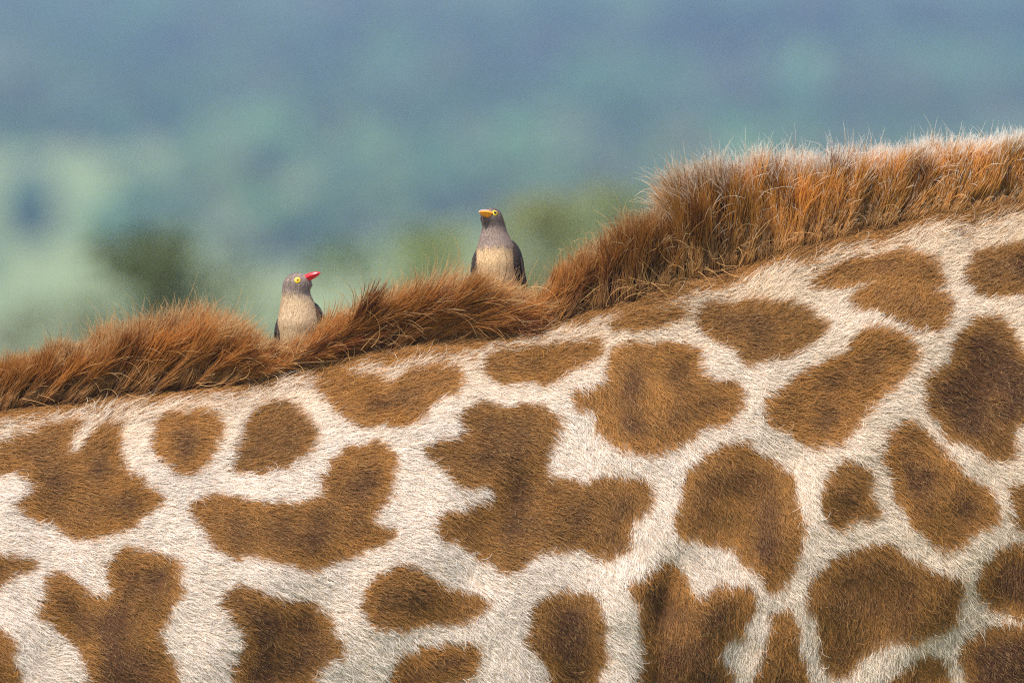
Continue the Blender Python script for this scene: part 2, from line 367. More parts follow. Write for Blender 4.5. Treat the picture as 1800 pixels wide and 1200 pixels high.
# ------------------------------------------------------------------ giraffe: coat patches (the animal's own markings)
PATCHES = [
 [(-60,800),(0,770),(25,763),(70,752),(125,745),(113,765),(112,790),(105,802),(125,802),(140,780),(160,755),(185,748),(194,750),(197,770),(200,795),(203,815),(215,830),(240,848),(270,868),(277,880),(262,900),(240,918),(210,932),(175,945),(125,950),(95,930),(60,915),(20,898),(15,880),(40,868),(45,852),(25,838),(0,832),(-60,828)],
 [(245,750),(270,738),(330,725),(370,733),(377,750),(372,775),(362,800),(340,832),(310,838),(290,833),(275,810),(258,785)],
 [(430,728),(450,713),(490,710),(520,728),(548,760),(545,785),(525,805),(480,825),(430,835),(398,828),(400,800),(415,775),(418,750)],
 [(530,682),(555,662),(600,658),(640,672),(665,680),(690,668),(735,652),(780,645),(803,660),(808,680),(780,698),(745,715),(737,735),(720,748),(660,752),(610,748),(585,735),(570,710),(550,695)],
 [(838,630),(870,618),(900,620),(950,612),(1000,605),(1055,602),(1050,620),(1020,640),(985,660),(975,672),(900,675),(860,672),(848,655)],
 [(1060,572),(1085,552),(1130,542),(1190,543),(1185,560),(1150,575),(1110,585),(1075,584)],
 [(1085,605),(1130,600),(1180,603),(1220,610),(1230,630),(1228,650),(1240,665),(1280,670),(1305,690),(1310,705),(1290,725),(1255,745),(1215,760),(1190,780),(1150,793),(1120,795),(1085,785),(1060,765),(1045,735),(1050,717),(1020,715),(1000,700),(998,690),(1020,682),(1060,678),(1065,655),(1065,630)],
 [(800,720),(830,712),(890,712),(950,715),(985,735),(975,760),(960,785),(955,815),(960,840),(1010,850),(1050,840),(1090,832),(1130,838),(1143,865),(1140,890),(1120,905),(1105,930),(1115,955),(1090,970),(1060,975),(1010,960),(960,965),(930,975),(905,1000),(880,1003),(855,990),(830,965),(790,950),(755,930),(770,905),(800,895),(845,885),(865,870),(860,852),(820,855),(790,845),(770,825),(745,805),(740,790),(760,775),(800,772),(820,765),(805,745)],
 [(585,800),(620,785),(650,780),(685,790),(690,810),(680,830),(685,850),(670,880),(650,905),(655,920),(690,935),(670,955),(610,975),(555,995),(520,997),(490,982),(440,975),(400,975),(375,965),(370,945),(345,930),(325,910),(335,885),(360,868),(400,870),(430,885),(490,885),(540,880),(560,865),(555,845),(565,820)],
 [(75,1025),(90,1005),(110,1003),(130,1020),(145,1040),(170,1045),(195,1040),(185,1020),(180,990),(195,970),(240,965),(290,972),(310,990),(317,1015),(312,1040),(300,1065),(290,1085),(275,1100),(285,1130),(300,1155),(315,1180),(330,1240),(310,1290),(190,1300),(120,1270),(155,1185),(145,1150),(120,1120),(95,1100),(65,1075),(75,1050)],
 [(-70,975),(-30,970),(20,978),(55,985),(45,1000),(15,1012),(0,1030),(-40,1040)],
 [(-80,1100),(-30,1088),(5,1095),(15,1115),(25,1130),(20,1150),(35,1180),(55,1235),(20,1290),(-60,1270)],
 [(390,1035),(420,1025),(450,1040),(500,1048),(545,1052),(565,1075),(590,1110),(600,1130),(590,1150),(560,1170),(520,1215),(460,1240),(415,1215),(400,1180),(415,1150),(430,1110),(400,1085),(385,1060)],
 [(640,1030),(665,1010),(690,995),(720,995),(745,1005),(765,1020),(800,1035),(845,1043),(855,1050),(830,1075),(800,1090),(740,1090),(700,1102),(665,1105),(645,1090),(630,1060)],
 [(690,1150),(740,1135),(800,1125),(835,1128),(842,1150),(830,1175),(790,1195),(740,1220),(680,1235),(650,1225),(680,1190)],
 [(935,1045),(970,1040),(1030,1030),(1045,1050),(1055,1080),(1058,1120),(1060,1160),(1045,1190),(1030,1240),(960,1240),(965,1180),(950,1150),(915,1115),(930,1085)],
 [(1150,990),(1165,978),(1185,985),(1200,1010),(1220,1045),(1250,1035),(1270,1020),(1310,1022),(1325,1040),(1320,1065),(1305,1090),(1300,1115),(1270,1115),(1265,1140),(1275,1165),(1290,1185),(1270,1240),(1120,1250),(1115,1180),(1135,1140),(1120,1100),(1125,1070),(1110,1040),(1105,1020),(1130,1010)],
 [(1215,820),(1240,790),(1270,775),(1305,780),(1345,800),(1385,825),(1395,850),(1405,890),(1408,925),(1400,960),(1385,1000),(1375,1028),(1350,1030),(1330,1010),(1305,985),(1290,960),(1250,950),(1200,945),(1183,920),(1190,890),(1200,860),(1200,835)],
 [(1440,850),(1465,820),(1500,810),(1520,815),(1530,850),(1535,880),(1535,910),(1500,915),(1470,925),(1450,920),(1443,890)],
 [(1555,760),(1580,738),(1605,740),(1640,770),(1660,795),(1700,840),(1740,860),(1752,880),(1748,910),(1730,930),(1695,940),(1665,965),(1640,955),(1610,930),(1590,900),(1565,870),(1560,830),(1545,795)],
 [(1450,985),(1490,960),(1530,955),(1550,950),(1580,962),(1600,985),(1640,1000),(1680,1010),(1690,1035),(1680,1070),(1665,1095),(1630,1115),(1580,1120),(1535,1130),(1510,1150),(1490,1175),(1460,1180),(1445,1160),(1440,1120),(1435,1075),(1415,1055),(1413,1030),(1430,1010)],
 [(1355,1075),(1370,1065),(1390,1070),(1400,1110),(1410,1160),(1430,1230),(1380,1270),(1310,1235),(1330,1170),(1350,1125)],
 [(1560,1190),(1600,1160),(1640,1145),(1660,1155),(1665,1180),(1690,1250),(1600,1280),(1530,1225)],
 [(1720,1105),(1760,1090),(1850,1090),(1880,1160),(1840,1250),(1715,1250),(1690,1170),(1680,1130)],
 [(1715,1000),(1740,970),(1765,945),(1800,955),(1860,960),(1870,1040),(1830,1075),(1790,1080),(1740,1065),(1720,1045),(1710,1020)],
 [(1775,845),(1800,855),(1850,860),(1870,900),(1830,928),(1790,925),(1780,910),(1772,880)],
 [(1700,565),(1740,555),(1765,560),(1785,590),(1800,620),(1860,640),(1880,700),(1840,750),(1790,735),(1775,760),(1785,790),(1770,815),(1735,800),(1700,780),(1660,765),(1635,730),(1615,690),(1625,665),(1665,630),(1680,590)],
 [(1340,710),(1370,680),(1410,655),(1450,635),(1480,620),(1500,595),(1530,580),(1570,585),(1605,605),(1615,620),(1600,650),(1560,680),(1530,710),(1500,750),(1470,780),(1420,785),(1395,770),(1360,745),(1340,730)],
 [(1215,545),(1240,535),(1300,530),(1370,532),(1420,540),(1440,560),(1455,580),(1430,605),(1390,625),(1340,637),(1300,635),(1280,610),(1260,595),(1225,585),(1210,565)],
 [(1490,530),(1520,505),(1560,493),(1600,497),(1650,510),(1680,540),(1660,570),(1640,588),(1610,585),(1575,562),(1540,552),(1505,545)],
 [(1420,500),(1460,475),(1510,455),(1560,445),(1620,442),(1640,455),(1650,475),(1670,500),(1640,505),(1600,495),(1550,492),(1510,503),(1470,510),(1430,508)],
 [(1700,460),(1730,440),(1780,430),(1850,425),(1880,470),(1840,515),(1790,515),(1760,528),(1720,520),(1705,500)],
 [(1228,503),(1280,482),(1322,478),(1310,492),(1260,510),(1235,512)],
]
DARK = {26: .75, 24: .75, 23: .8, 25: .5, 31: .35, 19: .25, 30: .3, 9: .4, 11: .5, 15: .45, 16: .45, 14: .55, 12: .5, 13: .2, 8: .15}     # darker, plummier patches on the neck; low flank ones have shade painted in
def chaikin(p, it=2):
    p = np.array(p, float)
    for _ in range(it):
        q = np.roll(p, -1, 0); p = np.stack([0.75 * p + 0.25 * q, 0.25 * p + 0.75 * q], 1).reshape(-1, 2)
    return p
PATCHES = [chaikin(p) for p in PATCHES]
vg = np.random.default_rng(5)
VOR = np.stack(np.meshgrid(np.arange(-2000, 4400, 185.0), np.arange(-1500, 2400, 175.0)), -1).reshape(-1, 2); VOR += vg.uniform(-55, 55, VOR.shape)

def patch_field(x, y):
    """Signed distance (negative inside a brown patch, drawing units) and the patch's darkness at flank points."""
    sd = np.full(x.shape, 60.0); dk = np.zeros(x.shape); tone = np.ones(x.shape)
    for k, p in enumerate(PATCHES):
        lo, hi = p.min(0) - 45, p.max(0) + 45
        m = np.where((x > lo[0]) & (x < hi[0]) & (y > lo[1]) & (y < hi[1]))[0]
        if not len(m): continue
        q = np.stack([x[m], y[m]], -1); d2 = np.full(len(m), 1e9); ins = np.zeros(len(m), bool)
        for i in range(len(p)):
            a, b = p[i], p[(i + 1) % len(p)]
            e = b - a; w = q - a; t = np.clip((w @ e) / (e @ e + 1e-9), 0, 1)
            d2 = np.minimum(d2, ((w - t[:, None] * e) ** 2).sum(-1))
            c = (a[1] > q[:, 1]) != (b[1] > q[:, 1])
            ins ^= c & (q[:, 0] < (b[0] - a[0]) * (q[:, 1] - a[1]) / (b[1] - a[1] + 1e-12) + a[0])
        d = np.sqrt(d2) * np.where(ins, -1, 1)
        dk[m] = np.where(d < sd[m], DARK.get(k, 0.0), dk[m]); tone[m] = np.where(d < sd[m], 1 + 0.16 * math.sin(k * 2.4), tone[m]); sd[m] = np.minimum(sd[m], d)
    outm = np.where((x < -85) | (x > 1890) | (y > 1290))[0]
    if len(outm):
        q = np.stack([x[outm] + 30 * sines(x[outm], y[outm], 61, 120), y[outm] + 30 * sines(x[outm], y[outm], 62, 120)], -1)
        for s in range(0, len(q), 20000):
            d = np.sqrt(((q[s:s + 20000, None] - VOR[None]) ** 2).sum(-1)); d.partition(1, axis=1)
            sd[outm[s:s + 20000]] = np.minimum(sd[outm[s:s + 20000]], 24 - (d[:, 1] - d[:, 0]) * 0.5)
    return sd, dk, tone

CREAM, BROWN, PLUM, GOLD = np.array([0.84, 0.738, 0.645]), np.array([0.36, 0.163, 0.038]), np.array([0.15, 0.064, 0.022]), np.array([0.50, 0.24, 0.06])
def coat_colour(x, y, g, soft=0.0):
    n = len(x)
    xx = x + 5 * sines(x, y, 71, 46) + g.normal(0, 3.0, n) * soft; yy = y + 5 * sines(x, y, 72, 46) + g.normal(0, 3.0, n) * soft
    sd, dk, tone = patch_field(xx, yy)
    # short brown band that runs under the mane
    mb = yy - (MANE(x) + 3 + 6 * sines(x, y, 73, 130) + 3 * sines(x, y, 74, 40)); sd = np.where(mb < 0, np.minimum(sd, mb), sd)
    mbn = mb + g.normal(0, 21, n) * soft; sd = np.where(mbn < 0, np.minimum(sd, -3), sd)
    sd = sd - 3.0; inside = sstep(2.5, -2.5, sd)
    core = sstep(-6, -46, sd) * (0.45 + 0.5 * sines(x, y, 75, 80) + dk * 0.9)
    b = BROWN[None] * (1 - np.clip(core, 0, 1))[:, None] + PLUM[None] * np.clip(core, 0, 1)[:, None]
    b = b * (tone * (1 + 0.10 * sines(x, y, 77, 60)))[:, None]
    edge = sstep(-14, -1, sd)[:, None] * 0.35
    b = b * (1 - edge) + GOLD[None] * edge
    cr = CREAM[None] * (1 + 0.05 * sines(x, y, 76, 150))[:, None]
    warm = sstep(0.0, 1.0, (x - 900) / 900)[:, None] * 0.6 + sstep(150, 10, y - MANE(x))[:, None] * 0.8
    cr = cr * (1 + np.clip(warm, 0, 1) * (np.array([[0.96, 0.90, 0.78]]) - 1))
    return cr * (1 - inside[:, None]) + b * inside[:, None], inside, sd

# ------------------------------------------------------------------ giraffe: body mesh
giraffe = empty('giraffe', (0, 0, 0))
tag(giraffe, 'giraffe with brown patches on a cream coat and a rusty mane carrying two birds', 'giraffe')
cols_x = np.concatenate([np.arange(-1600, -150, 30.0), np.arange(-150, 1950, 8.0), np.arange(1950, 4001, 30.0)])
NT = 130
th = np.concatenate([np.linspace(0, math.pi * 0.62, NT - 40), np.linspace(math.pi * 0.63, math.pi, 40)])
V = []; px_l, py_l = [], []
for x in cols_x:
    c, h = float(CREST(x)), float(HALFS(x)); yy = c + h * (1 - np.cos(th)); xv = np.full(NT, x)
    yf = y_front(xv, yy)
    ring = np.concatenate([np.stack([PX(xv), yf, PZ(yy)], -1), np.stack([PX(xv), -yf, PZ(yy)], -1)[-2:0:-1]])
    V.append(ring); px_l.append(np.full(len(ring), x)); py_l.append(np.concatenate([yy, yy[-2:0:-1]]))
RN = 2 * NT - 2; V = np.concatenate(V); pxv = np.concatenate(px_l); pyv = np.concatenate(py_l)
ii, jj = np.meshgrid(np.arange(len(cols_x) - 1), np.arange(RN), indexing='ij'); j2 = (jj + 1) % RN
F = np.stack([ii * RN + jj, ii * RN + j2, (ii + 1) * RN + j2, (ii + 1) * RN + jj], -1).reshape(-1, 4)[:, ::-1]
cc, ins, sd = coat_colour(pxv, pyv, rng)
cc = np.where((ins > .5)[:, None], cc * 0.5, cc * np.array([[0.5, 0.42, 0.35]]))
body_F = [list(f) for f in F.tolist()] + [list(range(RN)), list(range((len(cols_x) - 1) * RN, len(cols_x) * RN))[::-1]]
# legs and head complete the animal outside the picture
extra = []
for lx, fr in ((-1100, 0), (-1100, 0), (1100, 1), (1230, 1)):
    sgn = 1 if len(extra) % 2 == 0 else -1
    bx = float(PX(lx)); top = 1.9
    if fr: pts = [(bx, sgn * .2, top), (bx + .02, sgn * .2, 1.5), (bx, sgn * .17, 1.0), (bx, sgn * .16, .86), (bx, sgn * .16, .4), (bx, sgn * .16, .12), (bx + .03, sgn * .16, 0)]
    else: pts = [(bx, sgn * .24, top), (bx + .08, sgn * .24, 1.55), (bx - .08, sgn * .18, 1.0), (bx - .1, sgn * .17, .84), (bx - .05, sgn * .16, .4), (bx - .04, sgn * .16, .12), (bx, sgn * .16, 0)]
    extra.append(tube(pts, [(.17, .2), (.13, .15), (.075, .075), (.072, .072), (.05, .05), (.055, .055), (.08, .08)], 14))
hx, hzv = float(PX(4000)), float(PZ(-1120 + 200))
extra.append(tube([(hx - .1, 0, hzv - .02), (hx + .1, 0, hzv + .1), (hx + .3, 0, hzv + .02), (hx + .55, 0, hzv - .16), (hx + .68, 0, hzv - .26)], [(.1, .12), (.13, .16), (.12, .15), (.08, .09), (.06, .06)], 16))
for s in (1, -1):
    extra.append(tube([(hx + .08, s * .06, hzv + .2), (hx + .04, s * .07, hzv + .3), (hx + .02, s * .075, hzv + .4)], [.03, .024, .03], 10))
    extra.append(tube([(hx + .0, s * .1, hzv + .14), (hx - .04, s * .2, hzv + .2), (hx - .07, s * .29, hzv + .2)], [(.02, .03), (.02, .06), (.004, .01)], 10))
Vx, Fx = merge(extra); o0 = len(V)
Vx = np.array(Vx); cx, _, _ = coat_colour(Vx[:, 0] / S + 900, 600 - (Vx[:, 2] - CAMZ) / S, rng)
V = np.concatenate([V, Vx]); cc = np.concatenate([cc, cx * .8]); body_F += [[i + o0 for i in f] for f in Fx]
SKIN = attr_mat('coat_undercoat', 'tint', 0.85, 0.1, 0.25, 160.0)
body = mesh_obj('body', V, body_F, SKIN, giraffe, True, cc)

# ------------------------------------------------------------------ giraffe: coat hair
FLOW = np.array([(-100,790,-10),(0,780,-12),(300,780,-18),(600,700,8),(600,850,-22),(100,900,-20),(100,1100,-36),(400,1000,-25),(400,1150,-40),(700,1000,-25),(700,1150,-36),(900,850,-25),(900,1000,-35),(950,1150,-58),(900,680,-20),(1100,700,-78),(1100,850,-52),(1150,1050,-72),(1250,900,-75),(1300,1100,-85),(1300,600,-25),(1200,570,10),(1400,480,25),(1500,700,-12),(1450,850,-40),(1550,1050,-62),(1500,1150,-95),(1700,650,-45),(1700,800,-40),(1650,900,-42),(1750,1050,-70),(1580,545,72),(1600,460,5),(1450,560,45),(1750,480,50),(1750,400,25),(900,600,28),(500,695,28),(100,745,48),(1250,510,25),(700,620,35),(300,715,40),(1900,700,-50),(1900,1100,-70)], float)
def flow(x, y):
    vx = np.zeros(len(x)); vy = np.zeros(len(x))
    for fx, fy, fa in FLOW:
        w = 1 / (((x - fx) ** 2 + (y - fy) ** 2) + 60.0 ** 2) ** 1.6
        vx += w * math.cos(R(fa)); vy += w * math.sin(R(fa))
    return np.arctan2(vy, vx)

def make_coat(n, g):
    x = g.uniform(-190, 1990, n); y = g.uniform(300, 1290, n)
    d = y - CREST(x); ok = (d > 14)
    # denser where the flank turns away from the viewer, so the pelt stays equally thick on the skin
    x, y = x[ok], y[ok]; nrm = normal_front(x, y)
    rep = np.clip(0.62 / np.abs(nrm[:, 1]), 0.62, 1.5)
    ok = g.uniform(0, 1.0, len(x)) < rep; x, y, nrm = x[ok], y[ok], nrm[ok]; n = len(x)
    col, ins, sd = coat_colour(x, y, g, 1.0)
    ang = flow(x, y) + 0.32 * sines(x, y, 81, 170) + 0.22 * sines(x, y, 82, 55) + 0.20 * sines(x, y, 83, 16) + g.normal(0, 0.20, n)
    ln = (21 + 4 * sines(x, y, 84, 240)) * g.uniform(0.6, 1.2, n) * S
    near = sstep(60, 5, y - MANE(x)); ln *= 1 + 0.8 * near
    wild = g.uniform(0, 1, n) < 0.05
    lift0 = g.uniform(0.2, 0.6, n) + np.where(wild, 0.35, 0); lift1 = g.normal(-0.15, 0.2, n)
    curl = np.where(wild, g.normal(0, 1.3, n), g.normal(0, 0.35, n)); ln = np.where(wild, ln * 1.25, ln)
    K = 5; s = np.linspace(0, 1, K)
    p = np.stack([PX(x), y_front(x, y), PZ(y)], -1); p = p - nrm * 0.001
    P = np.zeros((n, K, 3)); P[:, 0] = p
    for k in range(1, K):
        sm = (s[k] + s[k - 1]) / 2
        a = ang + curl * sm
        t = np.stack([np.cos(a), np.zeros(n), np.sin(a)], -1)
        t -= nrm * (t * nrm).sum(-1, keepdims=True); t /= np.linalg.norm(t, axis=-1, keepdims=True)
        v = t + nrm * (lift0 * (1 - sm) + lift1 * sm)[:, None]; v /= np.linalg.norm(v, axis=-1, keepdims=True)
        P[:, k] = P[:, k - 1] + v * (ln / (K - 1))[:, None]
    r0 = g.uniform(0.00021, 0.00035, n)
    rad = r0[:, None] * np.array([1.0, 0.95, 0.8, 0.55, 0.18])[None]
    shade = g.uniform(0.58, 1.35, n)[:, None] ** np.where(ins > .5, 1.0, 0.45)[:, None]
    shade = shade * (1 + 0.12 * sines(x, y, 85, 20))[:, None]
    mid = col * shade
    pale = (g.uniform(0, 1, n) < 0.30) & (ins > .5)
    tipc = np.where(pale[:, None], np.array([[0.64, 0.38, 0.155]]) * g.uniform(0.75, 1.25, n)[:, None], mid * 1.25)
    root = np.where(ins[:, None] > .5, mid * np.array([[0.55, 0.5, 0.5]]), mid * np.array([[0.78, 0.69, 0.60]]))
    tipc = np.where((ins < .5)[:, None], mid * 1.08, tipc)
    return P, rad, {'root_col': root, 'mid_col': mid, 'tip_col': tipc}
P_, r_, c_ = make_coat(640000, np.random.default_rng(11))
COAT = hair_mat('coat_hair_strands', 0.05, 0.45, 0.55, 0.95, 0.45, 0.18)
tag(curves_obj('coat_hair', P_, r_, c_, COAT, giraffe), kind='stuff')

# ------------------------------------------------------------------ giraffe: mane
MT = tab([  # root x, base angle, tip angle, length, y-lean towards the viewer
 (-260, 42, 52, 40, .1), (-200, 42, 55, 100, .25), (0, 37, 52, 105, .3), (100, 38, 52, 135, .3), (200, 38, 48, 165, .28), (270, 35, 46, 165, .25), (330, 28, 42, 140, .25), (390, 20, 24, 105, .3),
 (440, 15, 10, 80, .3), (480, 24, 22, 110, .2), (520, 32, 26, 165, .25), (600, 32, 27, 190, .3), (680, 29, 22, 190, .3), (760, 23, 14, 175, .35), (820, 16, 2, 160, .4), (880, 8, -10, 125, .45),
 (925, 25, 25, 80, .3), (955, 48, 50, 125, .15), (1000, 50, 54, 125, .25), (1060, 58, 70, 132, .34), (1120, 70, 78, 122, .36), (1190, 82, 90, 112, .32), (1206, 90, 101, 172, .28), (1300, 84, 86, 157, .2), (1400, 80, 77, 140, .1), (1500, 76, 72, 128, .1), (1600, 71, 66, 120, .1), (1700, 69, 63, 114, .1), (1800, 68, 64, 112, .1), (2100, 68, 66, 112, .1)])
def make_mane(n, g):
    x = g.uniform(-260, 2020, n); t = g.beta(1.15, 1.0, n)            # t 0 = near edge, .5 = crest, 1 = far edge
    # locks: hairs share their lock's turn and length
    ci = np.floor((x + 9 * np.sin(t * 23)) / 15).astype(int); ct = np.floor(t * 6).astype(int)
    key = (ci * 7 + ct) % 200003
    lg = np.random.default_rng(91); big = (np.floor((x + 22 * np.sin(t * 9)) / 46).astype(int) * 5 + np.floor(t * 3).astype(int)) % 200003; jb = lg.normal(0, 1, 200003)[big]; jd = lg.uniform(0, 1, 200003)[big]; ja = lg.normal(0, 1, 200003)[key] + 0.3 * jb; jl = lg.normal(0, 1, 200003)[key]; jx = lg.uniform(0, 1, 200003)[key]; jy = lg.normal(0, 1, 200003)[key]; jc = lg.uniform(0, 1, 200003)[key]
    a0, a1, L, lean = MT(x)
    c, m = CREST(x), MANE(x)
    front = np.clip(1 - t / 0.5, 0, 1); back = np.clip((t - 0.5) / 0.5, 0, 1)
    yy = c + np.maximum((m - c - 10 - 15 * np.exp(-((x - 720) / 190) ** 2) + 6 * sines(x, x * 0, 94, 60)), 6) * (front + back * 0.7) + 1.0
    ys = y_front(x, yy); sgn = np.where(t < 0.5, 1, -1)
    root = np.stack([PX(x), ys * sgn, PZ(yy)], -1)
    rb = sstep(1050, 1250, x); lf = (0.78 + 0.07 * rb + (0.22 - 0.07 * rb) * sstep(0.0, 0.42, t)) * (0.42 - 0.15 * rb + (0.58 + 0.15 * rb) * sstep(0.0, 0.16 + 0.16 * rb, t))
    ln = L * lf * (0.62 + 0.42 * g.uniform(0, 1, n) ** 0.6) * (1 + 0.07 * jl)
    fly = g.uniform(0, 1, n) < 0.05; up = (g.uniform(0, 1, n) < 0.13) & (t > 0.3)
    ln = ln * np.where(fly, g.uniform(1.05, 1.3, n), 1.0) * S
    low = 5 * sines(x, t * 90, 92, 160) + 3 * sines(x, t * 90, 93, 60)
    fr = sstep(0.42, 0.0, t) * (1 - rb); A0 = R(1) * (a0 + low + 5 * ja + g.normal(0, 3, n) + 26 * fr); A1 = R(1) * (a1 + low + 7 * ja + g.normal(0, 6, n) + 0 * fr)
    curl = np.radians(np.where(fly, g.normal(0, 55, n), g.normal(6, 15, n) + np.where(up, g.uniform(5, 60, n), 0)))
    ln_y = -lean * np.where(t < 0.62, 0.15 + 1.0 * np.sin(np.pi * np.clip(t / 0.62, 0, 1)), -0.5 * (t - 0.62)) + 0.08 * jy + g.normal(0, 0.06, n)
    # the last brush-like stretch of hair stands straighter at its near edge
    K = 8; s = np.linspace(0, 1, K); P = np.zeros((n, K, 3)); P[:, 0] = root
    for k in range(1, K):
        q = (s[k] + s[k - 1]) / 2
        a = A0 * (1 - q) + A1 * q + curl * q ** 2.4
        v = np.stack([np.cos(a), ln_y * (1 - 0.3 * q), np.sin(a)], -1); v /= np.linalg.norm(v, axis=-1, keepdims=True)
        P[:, k] = P[:, k - 1] + v * (ln / (K - 1))[:, None]
    # draw the strands of a lock together towards its tip
    lx = (ci + 0.5) * 15; lt = np.clip((ct + 0.5) / 6, 0, 1)
    dx = PX(lx + 8 * (jx - .5)) - root[:, 0]
    pull = (0.45 * s ** 1.3)[None] * np.where(fly, 0.0, 1.0)[:, None]
    P[:, :, 0] += dx[:, None] * pull
    r0 = g.uniform(0.00035, 0.00058, n)
    rad = r0[:, None] * np.interp(s, [0, .5, .85, 1], [1, .95, .6, .15])[None]
    right = sstep(1080, 1350, x) * 0.8 + 0.2 * sstep(1500, 1800, x)
    rust = np.array([0.36, 0.138, 0.028])[None]; amber = np.array([0.58, 0.255, 0.048])[None]
    mid = rust * (1 - right[:, None]) + amber * right[:, None]
    pe = (0.14 * sstep(1350, 1750, x))[:, None]; mid = mid * (1 - pe) + np.array([[0.62, 0.40, 0.19]]) * pe
    mid = mid * (1 - 0.45 * np.exp(-((x - 1150) / 120) ** 2) * (1 - t * .8))[:, None]; mid = mid * (0.56 + 0.42 * jc + 0.38 * jd)[:, None] * g.uniform(0.7, 1.35, n)[:, None]  # base near the mane's step darkened: shade of the overhang painted in
    mid = np.where((jc < 0.16)[:, None], mid * np.array([[0.6, 0.5, 0.5]]), mid)  # tone varies by lock, dark locks painting the shade between them
    tip = np.array([0.68, 0.43, 0.19])[None] * (1 - right[:, None]) + np.array([0.95, 0.88, 0.77])[None] * right[:, None]
    tip = tip * g.uniform(0.75, 1.15, n)[:, None]
    darkt = (g.uniform(0, 1, n) < (0.5 - 0.36 * right + 0.7 * sstep(0.44, 0.30, t))) & ~fly & ~up
    tip = np.where(darkt[:, None], mid * 1.15, tip)
    # near-edge hairs are paler, as the coat runs into the mane
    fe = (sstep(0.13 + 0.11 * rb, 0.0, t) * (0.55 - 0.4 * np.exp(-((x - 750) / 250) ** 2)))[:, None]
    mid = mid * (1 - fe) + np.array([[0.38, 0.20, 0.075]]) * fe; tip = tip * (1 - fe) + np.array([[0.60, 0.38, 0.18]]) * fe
    return P, rad, {'root_col': mid * np.array([[0.24, 0.18, 0.16]]), 'mid_col': mid, 'tip_col': tip}  # darker root pigment, deepened to paint shade low in the mane
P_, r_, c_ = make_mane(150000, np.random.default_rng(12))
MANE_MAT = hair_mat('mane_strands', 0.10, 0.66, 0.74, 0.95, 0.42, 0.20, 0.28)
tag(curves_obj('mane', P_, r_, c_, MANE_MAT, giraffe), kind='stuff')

def strays(n, g):
    """Loose, wiry pale hairs that stand out from the near side of the mane."""
    x = np.concatenate([g.normal(1180, 110, n // 2), g.uniform(-50, 950, n - n // 2)]); f = g.uniform(0.1, 1.0, n)
    y = CREST(x) * f + MANE(x) * (1 - f) - g.uniform(10, 45, n)
    root = np.stack([PX(x), y_front(x, np.maximum(y, CREST(x) + 4)) - g.uniform(0.015, 0.05, n), PZ(y)], -1)
    a = np.where(x > 980, g.uniform(-0.9, 3.6, n), g.normal(0.35, 0.5, n)); cu = g.normal(0, 1.6, n); ln = g.uniform(28, 85, n) * S
    K = 8; P = np.zeros((n, K, 3)); P[:, 0] = root
    for k in range(1, K):
        q = (k - .5) / (K - 1); b = a + cu * q
        v = np.stack([np.cos(b), -0.25 + 0.1 * np.sin(b * 3), np.sin(b)], -1)
        P[:, k] = P[:, k - 1] + v * (ln / (K - 1))[:, None]
    rad = np.full((n, 1), 0.00045) * np.linspace(1, .3, K)[None]
    col = np.array([[0.55, 0.30, 0.11]]) * g.uniform(0.5, 1.5, n)[:, None]
    return P, rad, {'root_col': col, 'mid_col': col, 'tip_col': col * 1.2}
P_, r_, c_ = strays(420, np.random.default_rng(13))
tag(curves_obj('stray_hair', P_, r_, c_, MANE_MAT, giraffe), kind='stuff')

# ------------------------------------------------------------------ oxpeckers
PLUME = attr_mat('plumage', 'tint', 0.85, 0.15, 0.12, 260.0)
FEATHER = hair_mat('feather_barbs', 0.0, 0.4, 0.7, 1.0, 0.6, 0.15, 0.15)
WINGM = plain('wing_feathers', (0.040, 0.027, 0.022), 0.7, 0.15, 0.55, 420, 0.4)
LEGM = plain('bird_leg_skin', (0.05, 0.045, 0.045), 0.6, 0.3, 0.3, 400, 0.4)
YEL1 = plain('yellow_eye_wattle', (0.82, 0.53, 0.010), 0.45, 0.4, 0.12, 500)
IRIS = plain('orange_red_iris', (0.62, 0.12, 0.02), 0.15, 0.6)
PUPIL = plain('dark_pupil', (0.008, 0.006, 0.006), 0.05, 0.7)
REDB = plain('red_bill', (0.72, 0.012, 0.018), 0.28, 0.55, 0.12, 260, 0.05)
ORANGEB = plain('orange_bill', (0.90, 0.31, 0.010), 0.35, 0.45, 0.15, 260, 0.05)
HORNB = plain('dusky_bill_ridge', (0.42, 0.27, 0.25), 0.4, 0.45, 0.3, 200, 0.05)

def blob_body(ells, voxel=0.0011):
    parts = []
    v0, f0 = ico(3)
    for (c, r, rot) in ells:
        M = Matrix.Rotation(R(rot), 3, 'Y') if rot else Matrix.Identity(3)
        v = (v0 * np.array(r)) @ np.array(M).T + np.array(c)
        parts.append((v, f0))
    V, F = merge(parts)
    me = bpy.data.meshes.new('tmp'); me.from_pydata([tuple(p) for p in V], [], F); o = bpy.data.objects.new('tmp', me); COL.objects.link(o)
    rm = o.modifiers.new('r', 'REMESH'); rm.mode = 'VOXEL'; rm.voxel_size = voxel
    sm = o.modifiers.new('s', 'SMOOTH'); sm.factor = 0.5; sm.iterations = 45
    dg = bpy.context.evaluated_depsgraph_get(); ev = o.evaluated_get(dg)
    em = bpy.data.meshes.new_from_object(ev)
    n = len(em.vertices); v = np.empty(n * 3); em.vertices.foreach_get('co', v)
    f = [tuple(p.vertices) for p in em.polygons]
    bpy.data.objects.remove(o); bpy.data.meshes.remove(me); bpy.data.meshes.remove(em)
    return v.reshape(-1, 3), f

